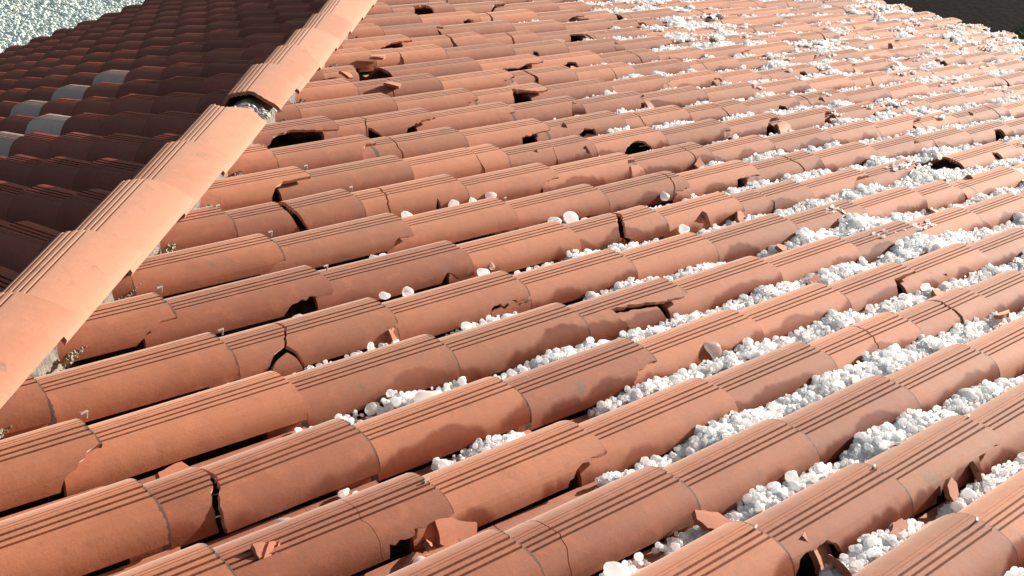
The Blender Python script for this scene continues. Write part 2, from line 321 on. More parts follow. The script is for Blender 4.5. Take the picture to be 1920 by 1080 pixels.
def clay_material(name, ca, cb, wetness=True, rough=0.78, sheen=0.24, spec=0.3):
    N = NT(name)
    pos = N.n('ShaderNodeNewGeometry').outputs['Position']
    uv = N.n('ShaderNodeUVMap', uv_map='UVMap').outputs[0]
    sep = N.n('ShaderNodeSeparateXYZ', {0: uv})
    tint = N.n('ShaderNodeAttribute', attribute_type='OBJECT', attribute_name='tint').outputs['Fac']
    ftint = N.n('ShaderNodeAttribute', attribute_type='GEOMETRY', attribute_name='ftint').outputs['Fac']
    tt = N.math('FRACT', N.math('ADD', tint, ftint))
    n1 = N.noise(pos, 4.0, 4.0)
    n2 = N.noise(pos, 28.0, 5.0, 0.6)
    n3 = N.noise(pos, 240.0, 3.0, 0.6)
    f = N.math('ADD', N.math('MULTIPLY', n1, 0.6), N.math('MULTIPLY', tt, 0.75))
    col = N.mix(N.ramp(f, 0.25, 0.95), ca, cb)
    # a minority of tiles fired darker
    col = N.mix(N.math('MULTIPLY', N.ramp(tt, 0.82, 0.90), 0.5), col, tuple(x * 0.6 for x in ca))
    # long faint streaks along the tile and kiln mottling
    st = N.n('ShaderNodeMapping', {'Vector': uv, 'Scale': (3.0, 60.0, 1.0)}).outputs[0]
    streak = N.noise(N.n('ShaderNodeVectorMath', {0: st, 1: pos}, operation='ADD').outputs[0], 1.5, 3.0)
    col = N.mix(N.math('MULTIPLY', N.ramp(streak, 0.45, 0.75), 0.16), col, tuple(x * 0.62 for x in ca))
    col = N.mix(N.math('MULTIPLY', N.ramp(n2, 0.5, 0.72), 0.22), col, tuple(min(1, x * 1.35) for x in cb))
    col = N.mix(N.math('MULTIPLY', N.ramp(n2, 0.46, 0.28), 0.25), col, tuple(x * 0.55 for x in ca))
    # small pits and dark specks
    col = N.mix(N.math('MULTIPLY', N.ramp(n3, 0.66, 0.75), 0.5), col, (0.09, 0.05, 0.035))
    # rare grey lichen or soot smudges
    n4 = N.noise(pos, 9.0, 5.0, 0.7)
    soot = N.math('MULTIPLY', N.ramp(n4, 0.60, 0.74), N.ramp(n2, 0.40, 0.6))
    col = N.mix(N.math('MULTIPLY', soot, 0.75), col, (0.11, 0.085, 0.06))
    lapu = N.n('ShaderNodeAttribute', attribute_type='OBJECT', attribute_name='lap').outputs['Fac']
    # contact shadow painted as a dark line where the upper tile's end laps over
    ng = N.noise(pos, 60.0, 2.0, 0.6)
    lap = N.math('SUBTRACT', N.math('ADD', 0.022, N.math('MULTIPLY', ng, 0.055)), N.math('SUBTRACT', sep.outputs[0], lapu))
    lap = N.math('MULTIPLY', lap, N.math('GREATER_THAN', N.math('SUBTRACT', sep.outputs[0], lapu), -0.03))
    rim = N.math('SUBTRACT', sep.outputs[0], N.math('SUBTRACT', L + 0.008, N.math('MULTIPLY', ng, 0.062)))  # joint shadow painted in again along the tile's own lower end
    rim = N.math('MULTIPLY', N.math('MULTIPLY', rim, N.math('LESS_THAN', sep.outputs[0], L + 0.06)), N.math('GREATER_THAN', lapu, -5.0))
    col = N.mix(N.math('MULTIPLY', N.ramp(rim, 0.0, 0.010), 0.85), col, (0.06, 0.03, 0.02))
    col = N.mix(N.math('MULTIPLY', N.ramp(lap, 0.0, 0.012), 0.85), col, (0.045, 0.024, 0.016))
    ro = N.math('ADD', rough, N.math('MULTIPLY', N.math('SUBTRACT', n2, 0.5), 0.15))
    shn = sheen
    spc = spec
    if wetness:
        wet = N.n('ShaderNodeAttribute', attribute_type='OBJECT', attribute_name='wet').outputs['Fac']
        run = N.n('ShaderNodeCombineXYZ', {0: N.math('ADD', sep.outputs[0], N.math('MULTIPLY', tt, 53.0)), 1: N.math('MULTIPLY', sep.outputs[1], 0.25)}).outputs[0]
        nw = N.noise(run, 1.1, 1.0, 0.4)
        nw2 = N.noise(run, 4.0, 1.0, 0.5)
        lim = N.math('ADD', -0.50, N.math('MULTIPLY', nw, 0.54))
        lim = N.math('ADD', lim, N.math('MULTIPLY', N.math('ABSOLUTE', N.math('SUBTRACT', nw2, 0.5)), 0.16))
        lim = N.math('ADD', lim, N.math('MULTIPLY', N.math('SUBTRACT', wet, 0.5), 0.12))
        mk = N.ramp(N.math('SUBTRACT', lim, sep.outputs[1]), 0.0, 0.055)
        mk = N.math('MULTIPLY', mk, N.ramp(wet, 0.05, 0.45))
        # only the flank and a band by the channel
        col = N.mix(N.math('MULTIPLY', mk, 0.85), col, N.mix(1.0, col, (0.55, 0.38, 0.34), 'MULTIPLY'))
        ro = N.math('SUBTRACT', ro, N.math('MULTIPLY', mk, 0.06))
        spc = N.math('MULTIPLY', spec, N.math('SUBTRACT', 1.0, N.math('MULTIPLY', mk, 0.6)))
        shn = N.math('MULTIPLY', sheen, N.math('SUBTRACT', 1.0, mk))
    b1 = N.n('ShaderNodeBump', {'Height': n3, 'Strength': 0.12, 'Distance': 0.002}).outputs[0]
    b2 = N.n('ShaderNodeBump', {'Height': n2, 'Strength': 0.10, 'Distance': 0.006, 'Normal': b1}).outputs[0]
    p = N.n('ShaderNodeBsdfPrincipled', {'Base Color': col, 'Roughness': ro, 'Normal': b2, 'Specular IOR Level': spc,
                                         'Sheen Weight': shn, 'Sheen Roughness': 0.5, 'Sheen Tint': (1, 0.86, 0.74, 1)})
    return N.finish(p.outputs[0])


def simple_material(name, ca, cb, scale=20.0, rough=0.8, bump=0.3, metal=0.0, dist=0.01, spec=0.5):
    N = NT(name)
    pos = N.n('ShaderNodeNewGeometry').outputs['Position']
    n1 = N.noise(pos, scale, 5.0, 0.6)
    col = N.mix(N.ramp(n1, 0.3, 0.7), ca, cb)
    b = N.n('ShaderNodeBump', {'Height': n1, 'Strength': bump, 'Distance': dist}).outputs[0]
    p = N.n('ShaderNodeBsdfPrincipled', {'Base Color': col, 'Roughness': rough, 'Metallic': metal, 'Normal': b, 'Specular IOR Level': spec})
    return N.finish(p.outputs[0])


def ice_material(name, tint=(1, 1, 1), transl=0.78, glass=0.4):
    N = NT(name)
    pos = N.n('ShaderNodeNewGeometry').outputs['Position']
    rnd = N.n('ShaderNodeObjectInfo').outputs['Random']
    n1 = N.noise(pos, 120.0, 3.0)
    white = N.mix(N.ramp(n1, 0.35, 0.7), (0.88 * tint[0], 0.89 * tint[1], 0.90 * tint[2]), (0.94 * tint[0], 0.94 * tint[1], 0.94 * tint[2]))
    b = N.n('ShaderNodeBump', {'Height': n1, 'Strength': 0.25, 'Distance': 0.003}).outputs[0]
    p = N.n('ShaderNodeBsdfPrincipled', {'Base Color': white, 'Roughness': 0.32, 'Normal': b, 'IOR': 1.31})
    tr = N.n('ShaderNodeBsdfTranslucent', {'Color': (0.97 * tint[0], 0.975 * tint[1], 0.98 * tint[2], 1)})
    milky = N.n('ShaderNodeMixShader', {0: transl, 1: p.outputs[0], 2: tr.outputs[0]})
    g = N.n('ShaderNodeBsdfPrincipled', {'Base Color': (0.93, 0.95, 0.96, 1), 'Roughness': 0.12, 'IOR': 1.31,
                                         'Transmission Weight': 0.9, 'Normal': b})
    mx = N.n('ShaderNodeMixShader', {0: N.math('MULTIPLY', N.ramp(rnd, 0.72, 0.86), glass), 1: milky.outputs[0], 2: g.outputs[0]})
    return N.finish(mx.outputs[0])


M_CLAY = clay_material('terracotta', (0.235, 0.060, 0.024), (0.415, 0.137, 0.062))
M_CAP = clay_material('cap_terracotta', (0.315, 0.110, 0.058), (0.40, 0.165, 0.095), wetness=False)
M_SHADE = clay_material('shaded_terracotta', (0.15, 0.027, 0.022), (0.235, 0.050, 0.040), wetness=False, rough=0.6, sheen=0.0, spec=0.12)  # shade put into the colour: darker copy of the sunlit slope's clay
M_PALE = clay_material('bleached_tile', (0.30, 0.19, 0.185), (0.44, 0.30, 0.29), wetness=False, rough=0.5, sheen=0.0)
M_RAW = clay_material('broken_clay', (0.27, 0.085, 0.042), (0.38, 0.14, 0.08), wetness=False, rough=0.9)
M_FRESH = clay_material('fresh_break', (0.44, 0.19, 0.10), (0.56, 0.28, 0.17), wetness=False, rough=0.95)
M_ICE = ice_material('hail_ice')
M_ICE_LAWN = ice_material('lawn_ice', (0.92, 0.98, 0.92), 0.2, 0.0)
M_SLUSH = simple_material('melting_hail', (0.88, 0.885, 0.89), (0.96, 0.96, 0.96), 95, 0.4, 0.9, 0, 0.012)
M_MORTAR = simple_material('mortar', (0.075, 0.064, 0.05), (0.2, 0.18, 0.15), 60, 0.95, 0.8)
M_GREY = simple_material('grey_mortar', (0.40, 0.385, 0.36), (0.62, 0.60, 0.57), 60, 0.95, 0.8)
M_MOSS = simple_material('mossy_mortar', (0.12, 0.12, 0.055), (0.46, 0.42, 0.33), 90, 0.95, 0.9)
M_WOOD = simple_material('roof_timber', (0.14, 0.09, 0.06), (0.24, 0.16, 0.11), 18, 0.9, 0.4)
M_WIRE = simple_material('galvanised_wire', (0.35, 0.35, 0.34), (0.62, 0.61, 0.58), 60, 0.45, 0.1, 0.7)
M_WALL = simple_material('wall_plaster', (0.50, 0.46, 0.40), (0.62, 0.58, 0.52), 8, 0.9, 0.2)
M_LEAF = simple_material('dead_leaf', (0.03, 0.02, 0.012), (0.07, 0.045, 0.03), 80, 0.8, 0.3)


# ------------------------------------------------------------------ tiles
def jag(rnd, pts, amp=.015):
    """break a cut line into short uneven steps"""
    res = [pts[0]]
    for a, b in zip(pts[:-1], pts[1:]):
        ln = math.hypot(b[0] - a[0], b[1] - a[1])
        n = max(1, min(6, int(ln / .045)))
        for k in range(1, n):
            t = k / n
            x, y = a[0] + (b[0] - a[0]) * t, a[1] + (b[1] - a[1]) * t
            nx, ny = -(b[1] - a[1]) / ln, (b[0] - a[0]) / ln
            s = rnd.uniform(-amp, amp)
            res.append((x + nx * s, y + ny * s))
        res.append(b)
    return res


def cut_regions(border, cuts, vlines, drop):
    """triangulate the outline with the cut lines and the profile creases; return the connected pieces in (u, v)"""
    co, ed, sep = [], [], []

    def poly(pts, closed, s):
        base = len(co)
        co.extend(Vector(p) for p in pts)
        n = len(pts)
        for k in range(n if closed else n - 1):
            ed.append((base + k, base + (k + 1) % n))
            sep.append(s)
    poly(border, True, True)
    for c in cuts:
        poly(c, False, True)
    us = [p[0] for p in border]
    lo, hi = min(us), max(us)
    for v in vlines:
        poly([(lo - .3, v), (hi + .3, v)], False, False)
    vs, es, fs, _, oe, _ = delaunay_2d_cdt(co, ed, [], 0, 1e-5)
    barrier = set()
    for e, orig in zip(es, oe):
        if any(sep[k] for k in orig):
            barrier.add((min(e), max(e)))
    emap = {}
    for fi, f in enumerate(fs):
        for a, b in zip(f, f[1:] + f[:1]):
            emap.setdefault((min(a, b), max(a, b)), []).append(fi)
    # outer region: those reached from the hull
    seen = [-1] * len(fs)
    regs = []
    for s in range(len(fs)):
        if seen[s] >= 0:
            continue
        rid = len(regs)
        st, mem, hull = [s], [], False
        seen[s] = rid
        while st:
            f = st.pop()
            mem.append(f)
            fc = fs[f]
            for a, b in zip(fc, fc[1:] + fc[:1]):
                k = (min(a, b), max(a, b))
                if len(emap[k]) == 1 and k not in barrier:
                    hull = True
                if k in barrier:
                    continue
                for g in emap[k]:
                    if seen[g] < 0:
                        seen[g] = rid
                        st.append(g)
        regs.append((mem, hull))
    bx0, bx1 = lo, hi
    by0, by1 = min(p[1] for p in border), max(p[1] for p in border)
    res = []

    def inside(pt, f):
        a, b, c = (vs[k] for k in fs[f])
        d1 = (pt[0] - b.x) * (a.y - b.y) - (a.x - b.x) * (pt[1] - b.y)
        d2 = (pt[0] - c.x) * (b.y - c.y) - (b.x - c.x) * (pt[1] - c.y)
        d3 = (pt[0] - a.x) * (c.y - a.y) - (c.x - a.x) * (pt[1] - a.y)
        return not ((min(d1, d2, d3) < 0) and (max(d1, d2, d3) > 0))
    for mem, hull in regs:
        cx = np.mean([[vs[k].x, vs[k].y] for f in mem for k in fs[f]], 0)
        area = 0
        out_ = False
        for f in mem:
            a, b, c = (vs[k] for k in fs[f])
            area += abs((b.x - a.x) * (c.y - a.y) - (c.x - a.x) * (b.y - a.y)) / 2
            m = (a + b + c) / 3
            if m.x < bx0 - 1e-6 or m.x > bx1 + 1e-6 or m.y < by0 - 1e-6 or m.y > by1 + 1e-6:
                out_ = True
        if hull or out_ or area < .003:
            continue
        if any(any(inside(d, f) for f in mem) for d in drop):
            continue
        res.append((mem, cx, area))
    return vs, fs, res, inside


def tile_outline(rnd, u0, u1, amp=.006):
    """rectangle with a slightly uneven lower end and foot"""
    end = [(u1 + rnd.uniform(-amp, amp), V0 + (V1 - V0) * t) for t in (.12, .3, .5, .7, .9)]
    return [(u0, V0), (u1 * .33, V0), (u1 * .66, V0 + .0005), (u1, V0)] + end + [(u1, V1), (u0, V1)]


def solid_from_tris(vs, fs, mem, move=None, wob=None, hf=prof_h, nf=prof_n, thk=THK, tilt=TILT / L, tap=taper):
    """give a (u, v) piece its curved shape and thickness; coordinates in metres, tile frame"""
    ids = sorted({k for f in mem for k in fs[f]})
    idx = {k: n for n, k in enumerate(ids)}
    uv = np.array([(vs[k].x, vs[k].y) for k in ids])
    h = hf(uv[:, 1])
    nn = nf(uv[:, 1])
    vt, ht = tap(uv[:, 0], uv[:, 1], h) if tap else (uv[:, 1], h)
    top = np.stack([uv[:, 0], vt, ht + tilt * uv[:, 0]], -1)
    if wob is not None:
        top[:, 2] += wob[0] * np.sin(uv[:, 0] * wob[1] + wob[2]) * .006 + wob[3] * uv[:, 1]
    bot = top.copy()
    bot[:, 1] -= nn[:, 0] * thk
    bot[:, 2] -= nn[:, 1] * thk
    n = len(ids)
    V = np.concatenate([top, bot])
    if move is not None:
        (su, sv), (du, dv, dz, rx, rz) = move
        piv = np.array([su, .2 if sv > -.2 else uv[:, 1].mean(), 0])
        q = V - piv
        c_, s_ = math.cos(rz), math.sin(rz)
        q = np.stack([q[:, 0] * c_ - q[:, 1] * s_, q[:, 0] * s_ + q[:, 1] * c_, q[:, 2]], -1)
        V = q + piv + np.array([du, dv, dz])
    F, MI = [], []
    cnt = {}
    for f in mem:
        a, b, c = fs[f]
        A, B, Cc = vs[a], vs[b], vs[c]
        if (B.x - A.x) * (Cc.y - A.y) - (Cc.x - A.x) * (B.y - A.y) < 0:
            b, c = c, b
        t = (idx[a], idx[b], idx[c])
        F.append(t)
        F.append((t[0] + n, t[2] + n, t[1] + n))
        MI += [0, 0]
        for x, y in zip(t, t[1:] + t[:1]):
            cnt[(x, y)] = 1
    for (x, y) in list(cnt):
        if (y, x) not in cnt:
            F.append((y, x, x + n, y + n))
            mx_ = (uv[x] + uv[y]) / 2
            MI.append(1 if (mx_[0] < L - .03 and mx_[1] > V0 + .004 and mx_[1] < V1 - .004 and mx_[0] > -.3) else 0)
    UVs = np.concatenate([uv, uv])
    return V * U, F, UVs, MI


def build_mesh(name, V, F, UVs, mats, ftint=None, sharp=32, mi=None):
    me = bpy.data.meshes.new(name)
    me.from_pydata(V.tolist(), [], F)
    for m in mats:
        me.materials.append(m)
    if mi is not None and len(mats) > 1:
        me.polygons.foreach_set('material_index', mi)
    ul = me.uv_layers.new(name='UVMap')
    vi = np.empty(len(me.loops), dtype=np.int32)
    me.loops.foreach_get('vertex_index', vi)
    ul.data.foreach_set('uv', UVs[vi].astype(np.float32).ravel())
    if ftint is not None:
        at = me.attributes.new('ftint', 'FLOAT', 'FACE')
        at.data.foreach_set('value', ftint.astype(np.float32))
    me.shade_smooth()
    me.set_sharp_from_angle(angle=math.radians(sharp))
    me.update()
    return me


VL = list(PROF[1:-1, 0])
VLOW = list(PROF_LOW[1:-1, 0])


def tile_pieces(seed, u0=-.34, u1=L, cuts=(), drop=(), moves=(), low=False, wobble=True):
    rnd = random.Random(seed)
    border = tile_outline(rnd, u0, u1)
    cc = [jag(rnd, list(c)) for c in cuts]
    vs, fs, regs, inside = cut_regions(border, cc, VLOW if low else VL, drop)
    wob = (rnd.uniform(-1, 1), rnd.uniform(2, 5), rnd.uniform(0, 6), rnd.uniform(-.02, .02)) if wobble else None
    outp = []
    for mem, cx, area in regs:
        mv = None
        for seedpt, par in moves:
            if any(inside(seedpt, f) for f in mem):
                mv = (seedpt, par)
        outp.append(solid_from_tris(vs, fs, mem, mv, wob))
    return outp


# ------------------------------------------------------------------ the house under the roof
def frame(X, Y, Z, o=(0, 0, 0)):
    m = Matrix((X, Y, Z)).transposed().to_4x4()
    m.translation = Vector(o)
    return m


M_SUN = frame((CT, 0, -ST), (0, 1, 0), (ST, 0, CT))          # local x runs down the slope, z is its normal
M_NORTH = frame((0, CT, -ST), (-1, 0, 0), (0, ST, CT))
HD = Vector((1, 1, -TT)).normalized()
HY = Vector((-1, 1, 0)).normalized()
M_HIP = frame(HD, HY, HD.cross(HY))
CAM_INV = cam.matrix_world.inverted()


def to_px(P):
    """photograph pixel of a world point in metres (only used to leave out what the frame does not show)"""
    q = CAM_INV @ Vector(P)
    if q.z > -0.05:
        return None
    return (960 + 2384.5 * q.x / -q.z, 540 - 2384.5 * q.y / -q.z, -q.z)


def in_frame(P, mx=70, my=60):
    a = to_px(P)
    return a is not None and -mx < a[0] < 1920 + mx and -my < a[1] < 1080 + my


def box_bm(V, F, lo, hi):
    b = len(V)
    for x in (lo[0], hi[0]):
        for y in (lo[1], hi[1]):
            for z in (lo[2], hi[2]):
                V.append((x, y, z))
    for f in ((0, 1, 3, 2), (4, 6, 7, 5), (0, 4, 5, 1), (2, 3, 7, 6), (0, 2, 6, 4), (1, 5, 7, 3)):
        F.append(tuple(b + k for k in f))


GZ = -5.1
EV = EAVE * U
eave_z = -TT * EV
house = link(bpy.data.objects.new('house', None))
house.location = (0, 0, 0)
thing(house, 'house under a terracotta hip roof smashed by hail, one slope sunlit and one in shade', 'house')
V, F = [], []
wi = EV - 0.55
for lo, hi in (((wi - .2, -9, GZ), (wi, wi, eave_z + .02)), ((-9, wi - .2, GZ), (wi - .2, wi, eave_z + .02))):
    box_bm(V, F, lo, hi)
mesh_obj('wall', V, F, M_WALL, house)


def slope_frame(name, M, n_bat, side):
    """battens and rafters, with a sheet added below to keep the holes dark"""
    V, F = [], []
    e = EAVE / CT
    z0 = -.62
    tri = [(-14 / CT, -14 * side), (e - .5, (EAVE - .5) * side), (e - .5, -14 * side)]  # added closing sheet that shuts light out of the space under the tiles
    b = len(V)
    for z in (z0, z0 - .12):
        for x, y in tri:
            V.append((x * U, y * U, z * U))
    top = (0, 2, 1) if side > 0 else (0, 1, 2)
    F.append(tuple(b + k for k in top))
    F.append(tuple(b + 3 + k for k in reversed(top)))
    for k in range(3):
        F.append((b + k, b + (k + 1) % 3, b + 3 + (k + 1) % 3, b + 3 + k))
    for j in range(-3, n_bat):
        x = ((j - 1 + (J0 if side > 0 else B0)) * L - .12)
        y0, y1 = -12 * side, (x * CT - .3) * side
        if abs(y1 - y0) < .5 or (y1 - y0) * side < 0:
            continue
        box_bm(V, F, (x * U, min(y0, y1) * U, -.21 * U), ((x + .22) * U, max(y0, y1) * U, -.06 * U))
    for k in range(-3, 12):
        y = k * 3.1 + .7
        if y < -12 or y > EAVE - 2:
            continue
        x0 = y / CT + .4
        box_bm(V, F, (x0 * U, (y * side) * U - .02, -.60 * U), ((e - .6) * U, (y * side) * U + .03, -.215 * U))
    o = mesh_obj(name, V, F, M_WOOD, house)
    o.matrix_local = M
    return o


sunny = slope_frame('roof_slope', M_SUN, NJ + 1, 1)
sunny['label'] = 'sunlit slope of broken terracotta tiles with hail in the channels'
north = slope_frame('roof_slope', M_NORTH, NJ + 1, -1)
north['label'] = 'shaded slope of tiles coloured darker for shade beyond the hip ridge'

# eave gutter strips
for M, side in ((M_SUN, 1), (M_NORTH, -1)):
    V, F = [], []
    e = EAVE / CT
    ys = sorted((-12 * side * U, (EAVE + .1) * side * U))
    box_bm(V, F, ((e + .18) * U, ys[0], -.62 * U), ((e + .24) * U, ys[1], -.02 * U))
    box_bm(V, F, ((e - .45) * U, ys[0], -.68 * U), ((e + .24) * U, ys[1], -.62 * U))
    g = mesh_obj('gutter', V, F, M_WIRE, house)
    g.matrix_local = M

# ------------------------------------------------------------------ tiles of both slopes
HIP_OFF = lambda s: .137 + .0097 * s


def hip_cut(X, Y, side):
    s = (X * CT) / .69
    d = HIP_OFF(max(-2, s))
    if side > 0:
        fn = lambda v: (Y + v + d + .10) / CT - X
    else:
        fn = lambda v: (-(Y + v) - d + .10) / CT - X
    return fn


cand = []
for i in range(-6, 27):
    for j in range(-3, NJ + 1):
        X = (j - 1 + J0) * L + TILE_SHIFT.get((i, j), 0)
        Y = i + Y0 + COLUMN_SHIFT.get(i, 0)
        cand.append((1, i, j, X, Y))
for k in range(-3, 27):
    for m in range(-3, NJ + 1):
        cand.append((-1, k, m, (m - 1 + B0) * L, -(k + A0)))
sel = []
for side, i, j, X, Y in cand:
    fn = hip_cut(X, Y, side)
    if fn(V0) > L - .02 and fn(V1) > L - .02:
        continue
    M = M_SUN if side > 0 else M_NORTH
    pts = [to_px(M @ Vector((x * U, y * U, HG * U))) for x, y in ((X, Y + V0), (X + L, Y + V0), (X + L, Y + .4), (X, Y + .4), (X + L * .5, Y))]
    pts = [q for q in pts if q]
    if not pts or not any(-260 < q[0] < 2180 and -160 < q[1] < 1330 for q in pts):
        continue
    vis = any(0 <= q[0] <= 1920 and 0 <= q[1] <= 1080 for q in pts)
    size = 1e6 * vis + 1 / pts[-1][2] ** 2 * (1.0 if side > 0 else .8)
    sel.append((size, side, i, j, X, Y))
sel.sort(reverse=True)
N_SINGLE = 300
PALE = {(9, 9), (10, 9), (8, 9), (7, 7), (6, 7)}
variants = {}


def variant(kind, q, low):
    key = (kind, q, low)
    if key not in variants:
        V, F, UVs, _ = tile_pieces(900 + q * 7, low=low)[0]
        mat = {'clay': M_CLAY, 'shade': M_SHADE, 'pale': M_PALE}[kind]
        variants[key] = (build_mesh('tile', V, F, UVs, [mat]), (V, np.array(F, dtype=object), UVs))
    return variants[key]




def wild_damage(q, hard):
    """a hail strike on a tile: knocked off corner, bitten foot or a crack"""
    def loose(pt):
        # the knocked out piece is gone, or has dropped a little way into the channel
        if q.random() < .5:
            return [pt], []
        return [], [(pt, (q.uniform(-.02, .06), q.uniform(-.07, -.03), q.uniform(-.10, -.05), 0, q.uniform(-.35, .35)))]
    k = q.random()
    if not hard or k < .28:
        u = q.uniform(.4, 1.5)
        c = [(u + q.uniform(-.2, .2), V1 + .2), (u + .05, .22), (u, 0), (u + q.uniform(-.12, .12), -.17), (u + q.uniform(-.2, .2), V0 - .2)]
        return [c], [], [((L - .03, .25), (q.uniform(.012, .05) if hard else .006, 0, q.uniform(-.01, .012), 0, q.uniform(-.01, .03)))]
    if k < .68:
        w_, t = q.uniform(.25, .8), q.uniform(-.22, .0)
        return [[(L + .2, t), (L - .04, t - .01), (L - w_ * .5, t - .02 + q.uniform(-.02, .03)), (L - w_ * .9, V0 + .06), (L - w_, V0 - .2)]], *loose((L - .012, V0 + .006))
    if k < .86:
        u, w_, t = q.uniform(.3, 1.2), q.uniform(.25, .6), q.uniform(-.2, -.05)
        return [[(u, V0 - .2), (u + .03, V0 + .04), (u + w_ * .35, t), (u + w_ * .75, t - .03), (u + w_, V0 - .2)]], *loose((u + w_ * .5, V0 + .006))
    u = q.uniform(1.2, 1.6)
    c = [(u, V1 + .2), (u + .05, .2), (u - .04, -.02), (u + .06, -.16), (u, V0 - .2)]
    return [c], [(L - .03, .25), (L - .03, -.2)], []


def along(side, i, j):
    """small slip of a tile along its column"""
    v = random.Random((i * 131 + j * 17 + side * 7) & 0xffff).uniform(-.03, .03)
    return v * (.2 if side > 0 and (i, j) in TILE_SHIFT else 1)


rest = {1: [], -1: []}
single = 0
rnd = random.Random(5)
for size, side, i, j, X, Y in sel:
    par = sunny if side > 0 else north
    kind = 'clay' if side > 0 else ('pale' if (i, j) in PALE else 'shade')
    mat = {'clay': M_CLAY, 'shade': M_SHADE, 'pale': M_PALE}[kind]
    fn = hip_cut(X, Y, side)
    lo_u = max(fn(V0), fn(V1))
    crosses = lo_u > -.30
    dmg = DAMAGE.get((i, j)) if side > 0 else None
    rq = random.Random(i * 977 + j * 61 + 5)
    if side > 0 and not dmg and not crosses and size > 1e6 and (j > 5 or i > 5):
        pr = .0 if (i < -1 or j < 2) else (.72 if (j < 13 and i > 2) else .42)
        if rq.random() < pr:
            dmg = wild_damage(rq, 1)
        elif rq.random() < .2:
            dmg = wild_damage(rq, 0)
    far = single >= N_SINGLE and not (dmg and single < N_SINGLE + 18)
    rr = random.Random((i * 131 + j * 17 + side * 7) & 0xffff)
    jx, jy, jz = rr.uniform(-.03, .03), rr.uniform(-.012, .012), rr.uniform(-.006, .012)
    jx = along(side, i, j)
    rz = rr.uniform(-.006, .006)
    tint = rr.random()
    wet = 0.0
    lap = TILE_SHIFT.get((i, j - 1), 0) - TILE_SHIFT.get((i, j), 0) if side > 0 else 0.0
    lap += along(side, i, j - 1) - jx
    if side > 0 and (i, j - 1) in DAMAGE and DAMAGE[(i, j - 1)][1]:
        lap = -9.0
    if side > 0:
        wet = max(0.0, min(1.0, (X - Y / CT - 1.8 - .45 * max(0, i)) / 3.5)) * rr.uniform(.2, 1.0)
        if i > 5:
            wet *= .8
    loc = Vector(((X + jx) * U, (Y + jy) * U, (HG + jz) * U))
    if dmg or crosses:
        cuts, drop, moves = (list(dmg[0]), list(dmg[1]), list(dmg[2])) if dmg else ([], [], [])
        if crosses:
            cuts.append([(fn(V0 - .25), V0 - .25), (fn(V1 + .25), V1 + .25)])
            for pt in ((-.31, V1 - .03), (-.31, V0 + .02), (L - .03, V1 - .03), (-.31, .3)):
                if pt[0] < fn(pt[1]) - .02:
                    drop.append(pt)
        pcs = tile_pieces(i * 50 + j, cuts=cuts, drop=drop, moves=moves, low=size < 1e6 + 1 / 36)
        if not pcs:
            continue
    else:
        pcs = None
    if far:
        if pcs is None:
            g = variant(kind, (i + 3 * j) % 5, True)[1]
            rest[side].append((g[0], g[1], g[2], loc, tint, kind))
        else:
            for g in pcs:
                rest[side].append((g[0], g[1], g[2], loc, tint, kind))
        continue
    single += 1
    if pcs is None:
        low = size < 1e6 + 1 / 30
        objs = [bpy.data.objects.new('tile', variant(kind, (i + 3 * j) % 5, low)[0])]
    else:
        objs = [bpy.data.objects.new('tile' if len(pcs) == 1 else 'tile_fragment', build_mesh('tile', g[0], g[1], g[2], [mat, M_FRESH], mi=g[3] if dmg else None)) for g in pcs]
    for o in objs:
        link(o, par)
        o.location = loc
        o.rotation_euler = (0, 0, rz)
        o['tint'] = tint
        o['wet'] = wet
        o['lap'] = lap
        if kind == 'pale':
            o['label'] = 'bleached greyish tile'
for side, lst in rest.items():
    if not lst:
        continue
    VV, FF, UU, TT_, MI = [], [], [], [], []
    b = 0
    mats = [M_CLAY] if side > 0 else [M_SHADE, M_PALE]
    for g, f, u, loc, tint, kind in lst:
        VV.append(g + np.array(loc))
        FF += [tuple(k + b for k in t) for t in f]
        UU.append(u)
        TT_ += [tint] * len(f)
        MI += [1 if kind == 'pale' else 0] * len(f)
        b += len(g)
    me = build_mesh('tiles', np.concatenate(VV), FF, np.concatenate(UU), mats, np.array(TT_))
    if side < 0:
        me.polygons.foreach_set('material_index', MI)
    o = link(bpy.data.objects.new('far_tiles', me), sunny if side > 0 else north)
    o['kind'] = 'stuff'
    o['tint'] = 0.0
    o['wet'] = .55 if side > 0 else 0.0
    o['label'] = 'rows of tiles near the eave of the ' + ('sunlit slope' if side > 0 else 'shaded slope')

# wire ties that hold the tile ends
for X, Y in TIES:
    V, F = [], []
    box_bm(V, F, (-.035, -.008, .0), (.055, .008, .010))
    box_bm(V, F, (.046, -.0075, -.06), (.054, .0075, -.0005))
    box_bm(V, F, (-.035, -.0075, .0105), (-.027, .0075, .022))
    o = mesh_obj('wire_tie', [tuple(np.array(v) * U) for v in V], F, M_WIRE, sunny)
    o.location = (X * U, Y * U, (HG + .004 + TILT) * U)
    o.rotation_euler = (0, .05, .4)

# ------------------------------------------------------------------ hip ridge: mortar bed and cap tiles
CY = np.array([-.553, -.535, -.46, -.36, -.25, -.14, -.05, -.02, -.01, .01, .02, .06, .07, .09, .10, .14, .15, .17, .18, .215, .225, .245, .255, .29, .34, .42, .48, .553])
CZ = np.array([.26, .295, .355, .42, .475, .52, .545, .550, 0.539, 0.539, .551, .553, 0.541, 0.541, .552, .549, 0.538, 0.538, .547, .543, 0.531, 0.530, .538, .525, .48, .37, .28, .18])
SY = np.array([-.553, -.535, -.46, -.36, -.25, -.14, -.05, .05, .15, .25, .29, .34, .42, .48, .553])
SZ = np.array([.26, .295, .355, .42, .475, .52, .545, .553, .550, .540, .525, .48, .37, .28, .18])


def hip_y(s):
    """the ridge is not laid quite straight"""
    return -.359 - .00075 * s + .00105 * (min(max(s, -4), 26) - 12) ** 2


